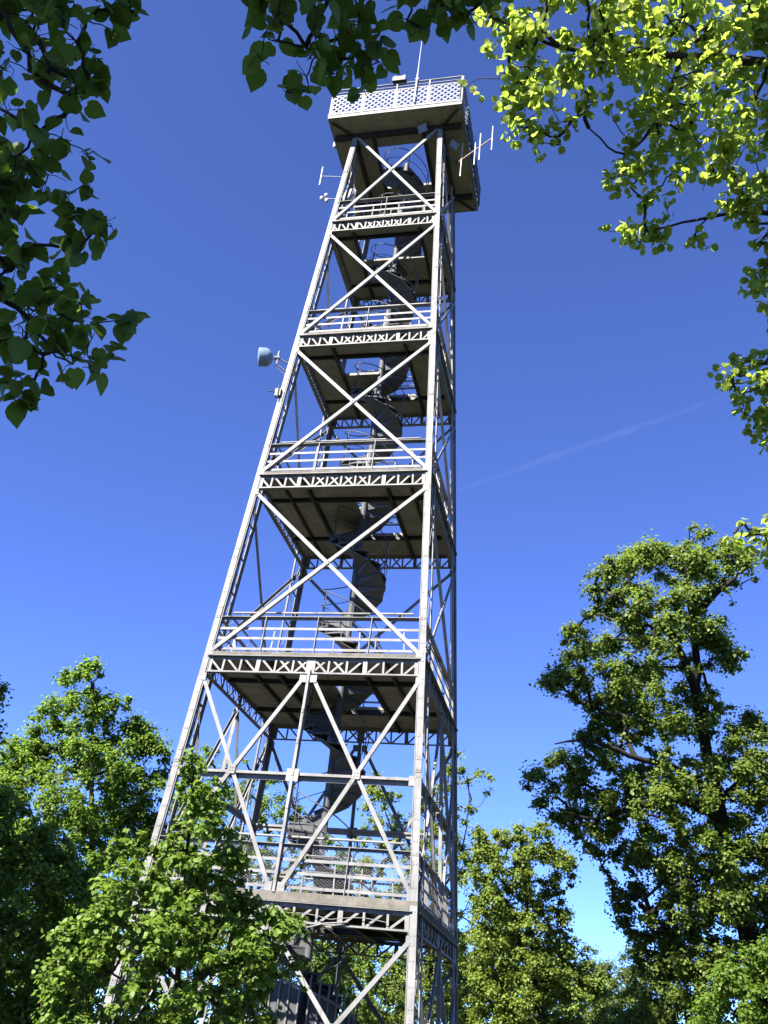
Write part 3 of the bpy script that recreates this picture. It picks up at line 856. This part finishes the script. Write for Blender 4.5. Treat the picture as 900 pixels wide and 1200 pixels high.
# background trees
bgt = [('low dark tree in shade beneath the tower base', 330, 1080, 90, 50, 'far'), ('rounded green tree beyond the stair foot of the tower', 425, 1085, 75, 54, 'maple'),
       ('bright green tree beyond the right foot of the tower', 520, 1080, 70, 50, 'far'), ('rounded tree below the olive green tree', 595, 1065, 75, 56, 'maple'),
       ('far pale tree in the gap beside the oak trunk', 675, 1098, 60, 62, 'far'), ('pointed far tree at the edge of the oak shade', 735, 1108, 55, 58, 'far')]
for i, (lab, cx, ty, hw, D, lm) in enumerate(bgt):
    rg = random.Random(i+40)
    poly = [(cx-hw, 1240)]+[(cx+hw*math.cos(a)*rg.uniform(.85, 1.1), 1175-(1175-ty)*math.sin(a)*rg.uniform(.85, 1.08)) for a in np.linspace(math.pi, 0, 11)]+[(cx+hw, 1240)]
    foliage_tree('forest_tree', lab, GT, [poly], D, [[(cx, 1240), (cx+2, 1190), (cx, ty+30)]], 2.5, 130, .40, .90, 190, .15, 'simple', LM[lm], M['bark'], 60+i, tr=(.2, .04), twig=.02)
foliage_tree('oak_sapling', 'bright young sapling in front of the oak trunk at lower right', GT,
  [[(800, 1240), (806, 1190), (815, 1150), (840, 1128), (862, 1105), (880, 1110), (900, 1095), (960, 1100), (960, 1240)]], 22, [[(880, 1240), (880, 1180), (885, 1120)]], 1.0, 150, .15, .32, 90, .085, 'lobed', LM['maple'], M['bark'], 80, tr=(.07, .02), twig=.008)

# shade tree out to the left (outside the photo) that keeps the lower left corner dark
rng = np.random.default_rng(77)
bx, by = -12.6, -4.3
pf = []; rd_ = []
while len(pf) < 175:
    v = rng.uniform(-1, 1, 3)
    if v@v > 1: continue
    p = np.array([bx, by, 9.6])+v*np.array([3.3, 3.6, 5.6])
    x_, y_, w_ = proj(p)
    if w_ > 0 and x_ > -45: continue
    pf.append(p); rd_.append(rng.uniform(.5, .95))
make_tree('forest_tree', 'broad tree standing left of the view that shades the left corner', GT, [[((bx, by, -.1), .28), ((bx+.1, by, 5), .2), ((bx, by+.1, 10), .12), ((bx, by, 14.5), .04)]],
          np.array(pf), np.array(rd_), 60, .26, 'simple', LM['maple'], M['bark'], 78, twig=.016)

# woodland on the right of the clearing (outside the photo): keeps the right side of the tower in shade
for i, (bx, by, ht_, cr) in enumerate(((15.5, -13, 15, 3.6), (15.0, -5, 17, 4.2), (16.0, 3.0, 18, 4.4), (22.5, -9, 20, 4.4), (23.5, 0.5, 20, 4.6))):
    rng = np.random.default_rng(300+i); pf = []; rd_ = []
    while len(pf) < 190:
        v = rng.uniform(-1, 1, 3)
        if v@v > 1: continue
        p = np.array([bx, by, ht_*.52])+v*np.array([cr, cr, ht_*.47])
        x_, y_, w_ = proj(p)
        if w_ > 0 and -60 < x_ < 960: continue
        pf.append(p); rd_.append(rng.uniform(.6, 1.1))
    make_tree('forest_tree', ['tall broad tree right of the camera at the clearing edge', 'tall tree right of the tower front outside the photo', 'high tree beside the right face of the tower outside the photo', 'second row tree far right of the camera', 'second row tree far right of the tower'][i], GT,
              [[((bx, by, -.1), .3), ((bx+.1, by, ht_*.35), .22), ((bx, by+.1, ht_*.7), .12), ((bx, by, ht_*.95), .04)]],
              np.array(pf), np.array(rd_), 55, .30, 'simple', LM['maple'], M['bark'], 310+i, twig=.016)

# ---- lime tree whose low boughs hang into the top left and top of the view
left_polys = [[(-60, -120), (165, -120), (163, 18), (142, 35), (128, 50), (118, 62), (130, 78), (116, 102), (104, 138), (84, 162), (86, 168), (124, 182), (130, 204), (112, 234), (95, 222), (60, 238), (0, 240), (-60, 240)],
              [(-60, 240), (60, 245), (84, 243), (130, 255), (138, 278), (116, 292), (98, 300), (60, 295), (0, 320), (-60, 320)],
              [(-60, 310), (0, 310), (100, 320), (128, 330), (134, 346), (115, 356), (130, 380), (160, 366), (168, 384), (180, 400), (176, 416), (150, 427), (125, 442), (105, 456), (85, 462), (60, 456), (30, 470), (18, 478), (0, 458), (-60, 455)]]
top_poly = [[(276, -120), (277, 2), (300, 10), (303, 24), (295, 36), (293, 78), (312, 92), (338, 120), (346, 122), (368, 114), (390, 97), (400, 97), (412, 124), (432, 112), (446, 102), (464, 66), (484, 58), (500, 44), (520, 32), (545, 38), (560, 30), (582, 20), (604, -5), (604, -120)]]
rng = np.random.default_rng(101)
gapsL = [(45, 60, 16), (70, 190, 13), (25, 165, 14), (60, 265, 14), (20, 260, 12), (25, 330, 14), (15, 375, 18), (50, 395, 12), (95, 235, 10), (20, 420, 16), (75, 310, 9)]
pa, ra = sample_puffs(rng, left_polys, 3.0, .45, 205, .04, .085, edge=.8, sep=.75, avoid=lambda p: any((p[0]-a)**2+(p[1]-b)**2 < r*r for a, b, r in gapsL))
gapsT = [(375, 28, 20), (352, 35, 10), (345, 60, 8), (398, 40, 10), (440, 25, 12), (420, 60, 6)]
pb, rb = sample_puffs(rng, top_poly, 3.1, .34, 135, .04, .085, edge=.8, sep=.75, avoid=lambda p: any((p[0]-a)**2+(p[1]-b)**2 < r*r for a, b, r in gapsT))
vis = np.concatenate([pa, pb]); ext = []; exr = []
lit = lambda p: p[0] < 40 and 50 < p[1] < 165
shd = np.array([p for p in vis if not lit(proj(p))])
sunny = np.array([p for p in vis if lit(proj(p))])
for _ in range(5000):
    if len(ext) >= 330: break
    c = shd[rng.integers(len(shd))]+SUN*rng.uniform(.5, 3.2)+rng.normal(0, .28, 3)
    x_, y_, w_ = proj(c); 
    if np.linalg.norm(c-CAM) < 1.3: continue
    dv = c-sunny; al = dv@SUN
    if np.linalg.norm(dv-al[:, None]*SUN, axis=1).min() < .09: continue
    if w_ > 0 and -190 < x_ < 1090 and -190 < y_ < 1390: continue
    ext.append(c); exr.append(rng.uniform(.14, .26))
horiz = lambda a, b: CAM*np.array([1, 1, 0])+_r0*a+np.array([math.sin(YAW), math.cos(YAW), 0])*b
tb = horiz(-3.4, -1.6)
tA = [(tb+np.array([0, 0, -.1]), .22), (tb+np.array([.05, 0, 2.2]), .18), (tb+np.array([.1, .1, 4.3]), .14), (tb+np.array([.2, .1, 6.2]), .08)]
limbs = [[(tb+np.array([.08, .05, 3.2]), .06), (at(-420, 40, 2.7), .04), (at(-150, 60, 2.9), .022), (at(10, 20, 3.0), .012), (at(60, 80, 3.0), .006)],
         [(tb+np.array([.06, .02, 2.5]), .05), (at(-420, 330, 2.6), .03), (at(-140, 330, 2.9), .018), (at(0, 350, 3.0), .009), (at(60, 410, 3.0), .005)],
         [(tb+np.array([.12, .1, 4.9]), .06), (at(-60, -640, 3.1), .04), (at(300, -330, 3.2), .022), (at(400, -60, 3.1), .011), (at(370, 30, 3.1), .005)],
         [(at(300, -330, 3.2), .018), (at(480, -120, 3.1), .010), (at(520, 5, 3.1), .005)]]
pfs = np.concatenate([vis, np.array(ext)]); rds = np.concatenate([ra, rb, np.array(exr)])
make_tree('lime_tree', 'lime tree with dark broad leaves hanging into the top left and top edge', 'lime trees over the viewer', [tA]+limbs, pfs, rds, 9, .057, 'heart', LM['lime_dark'], M['bark_twig'], 103,
          twig=.0017, minr=.0022, flat=.95, droop=.9, up=.5, twigs=2, fill=.6)

# ---- fresh lime boughs at the top right
rp = [[(556, 50), (570, 60), (573, 88), (586, 98), (583, 125), (590, 165), (610, 178), (640, 187), (665, 170), (668, 150), (688, 143), (703, 108), (716, 145), (732, 150), (702, 175), (706, 195), (708, 225), (725, 235), (745, 225), (750, 255), (704, 266), (699, 280), (730, 285), (765, 300), (775, 290), (810, 285), (835, 300), (850, 268), (870, 268), (896, 300), (868, 312), (857, 320), (875, 342), (890, 355), (885, 372), (900, 390), (925, 400), (925, -110), (545, -110), (560, -10)],
      [(543, 92), (554, 92), (554, 106), (543, 106)], [(555, 110), (566, 110), (566, 124), (555, 124)],
      [(835, 430), (862, 410), (884, 415), (925, 395), (925, 545), (897, 536), (880, 520), (866, 490), (858, 462), (836, 445)],
      [(838, 624), (870, 611), (900, 608), (925, 600), (925, 675), (895, 662), (862, 646)]]
gapsR = [(660, 120, 22), (690, 90, 16), (730, 120, 12), (610, 75, 13), (640, 60, 12), (790, 255, 22), (720, 200, 10), (830, 230, 16), (850, 270, 22), (870, 190, 12), (740, 60, 9), (680, 20, 10), (620, 10, 13), (800, 110, 9), (760, 180, 12), (890, 470, 10)]
rng = np.random.default_rng(201)
pr_, rr_ = sample_puffs(rng, rp, 5.0, .55, 560, .035, .075, edge=.8, sep=.85, avoid=lambda p: any((p[0]-a)**2+(p[1]-b)**2 < r*r for a, b, r in gapsR))
tc_ = horiz(4.6, 1.5)
tB = [(tc_+np.array([0, 0, -.1]), .20), (tc_+np.array([-.05, 0, 2.2]), .17), (tc_+np.array([-.1, .1, 4.5]), .13), (tc_+np.array([-.1, .2, 6.8]), .07)]
limbB = [[(tc_+np.array([-.1, .1, 4.2]), .06), (at(1080, 95, 5.0), .034), (at(900, 74, 5.0), .026), (at(800, 66, 5.0), .020), (at(700, 60, 5.0), .014), (at(655, 55, 5.0), .011), (at(615, 38, 5.0), .008), (at(575, 20, 5.0), .004)],
         [(at(800, 66, 5.0), .012), (at(770, 140, 5.05), .010), (at(730, 180, 5.1), .006), (at(690, 150, 5.1), .004)],
         [(tc_+np.array([-.1, .05, 3.6]), .045), (at(1080, 290, 5.0), .02), (at(900, 250, 5.0), .013), (at(830, 255, 5.0), .008), (at(760, 270, 5.0), .004)],
         [(tc_+np.array([-.1, .05, 2.9]), .035), (at(1080, 480, 5.0), .015), (at(940, 450, 5.0), .008), (at(870, 440, 5.0), .004)],
         [(tc_+np.array([-.1, .05, 2.4]), .03), (at(1080, 650, 5.0), .012), (at(930, 630, 5.0), .007), (at(860, 625, 5.0), .004)]]
make_tree('lime_tree', 'lime tree with fresh yellow green leaf bunches reaching in from the top right', 'lime trees over the viewer', [tB]+limbB, pr_, rr_, 14, .036, 'round', LM['lime_new'], M['bark_twig'], 203,
          twig=.0022, minr=.002, flat=.95, droop=.5, up=.5, fill=.5)

# ------------------------------------------------------------------ contrail (thin ice cloud high above)
A, B = at(520, 580, 2600), at(860, 461, 2600)
w = MB(); npt = 48
w.tube([A+(B-A)*t for t in np.linspace(0, 1, npt)], [2.5+8*math.sin(math.pi*t)**.7*(1+.22*math.sin(t*23)+.15*math.sin(t*51+1)) for t in np.linspace(0, 1, npt)], 16)
m, nt, out = new_mat('thin_ice_cloud')
pv = N(nt, 'ShaderNodeVolumePrincipled', Density=0.0006); pv.inputs['Color'].default_value = (1, 1, 1, 1)
L(nt, pv.outputs['Volume'], out.inputs['Volume'])
o = w.build('contrail', m); tag(o, kind='stuff'); o['label'] = 'faint straight contrail crossing the blue sky right of the tower'; o['category'] = 'contrail'

# ------------------------------------------------------------------ light
world = bpy.data.worlds.new('World'); scene.world = world; world.use_nodes = True
nt = world.node_tree; nt.nodes.clear()
wo = N(nt, 'ShaderNodeOutputWorld'); bg = N(nt, 'ShaderNodeBackground', Strength=0.10)
sk = N(nt, 'ShaderNodeTexSky', sky_type='NISHITA'); sk.sun_disc = False
sk.sun_elevation = SUN_EL; sk.sun_rotation = math.atan2(SUN[0], SUN[1])
sk.altitude = 6000; sk.air_density = 0.7; sk.dust_density = 0.0; sk.ozone_density = 7.0
hs = N(nt, 'ShaderNodeHueSaturation', Hue=0.5125, Saturation=1.04, Value=1.13)
L(nt, sk.outputs['Color'], hs.inputs['Color']); L(nt, hs.outputs['Color'], bg.inputs['Color']); L(nt, bg.outputs['Background'], wo.inputs['Surface'])
sl = bpy.data.lights.new('sun', 'SUN'); sl.energy = 5.0; sl.angle = D2R(.53); sl.color = (1.0, .95, .87)
so = bpy.data.objects.new('sun', sl); link(so)
so.rotation_euler = Vector(SUN).to_track_quat('Z', 'Y').to_euler(); so.location = (0, 0, 60)

# ------------------------------------------------------------------ camera
cam = bpy.data.cameras.new('camera'); co = bpy.data.objects.new('camera', cam); link(co)
cam.sensor_fit = 'VERTICAL'; cam.sensor_height = 24; cam.lens = 24*F_PX/1200
cam.clip_start = .05; cam.clip_end = 20000
mt = Matrix(((RGT[0], UPV[0], -FWD[0], CAM[0]), (RGT[1], UPV[1], -FWD[1], CAM[1]), (RGT[2], UPV[2], -FWD[2], CAM[2]), (0, 0, 0, 1)))
co.matrix_world = mt
scene.camera = co
vs_ = scene.view_settings
scene.display_settings.display_device = 'sRGB'
vs_.view_transform = 'Standard'; vs_.look = 'None'; vs_.gamma = 1; vs_.exposure = 2.36; vs_.use_curve_mapping = False
scene.cycles.max_bounces = 8; scene.cycles.transparent_max_bounces = 8
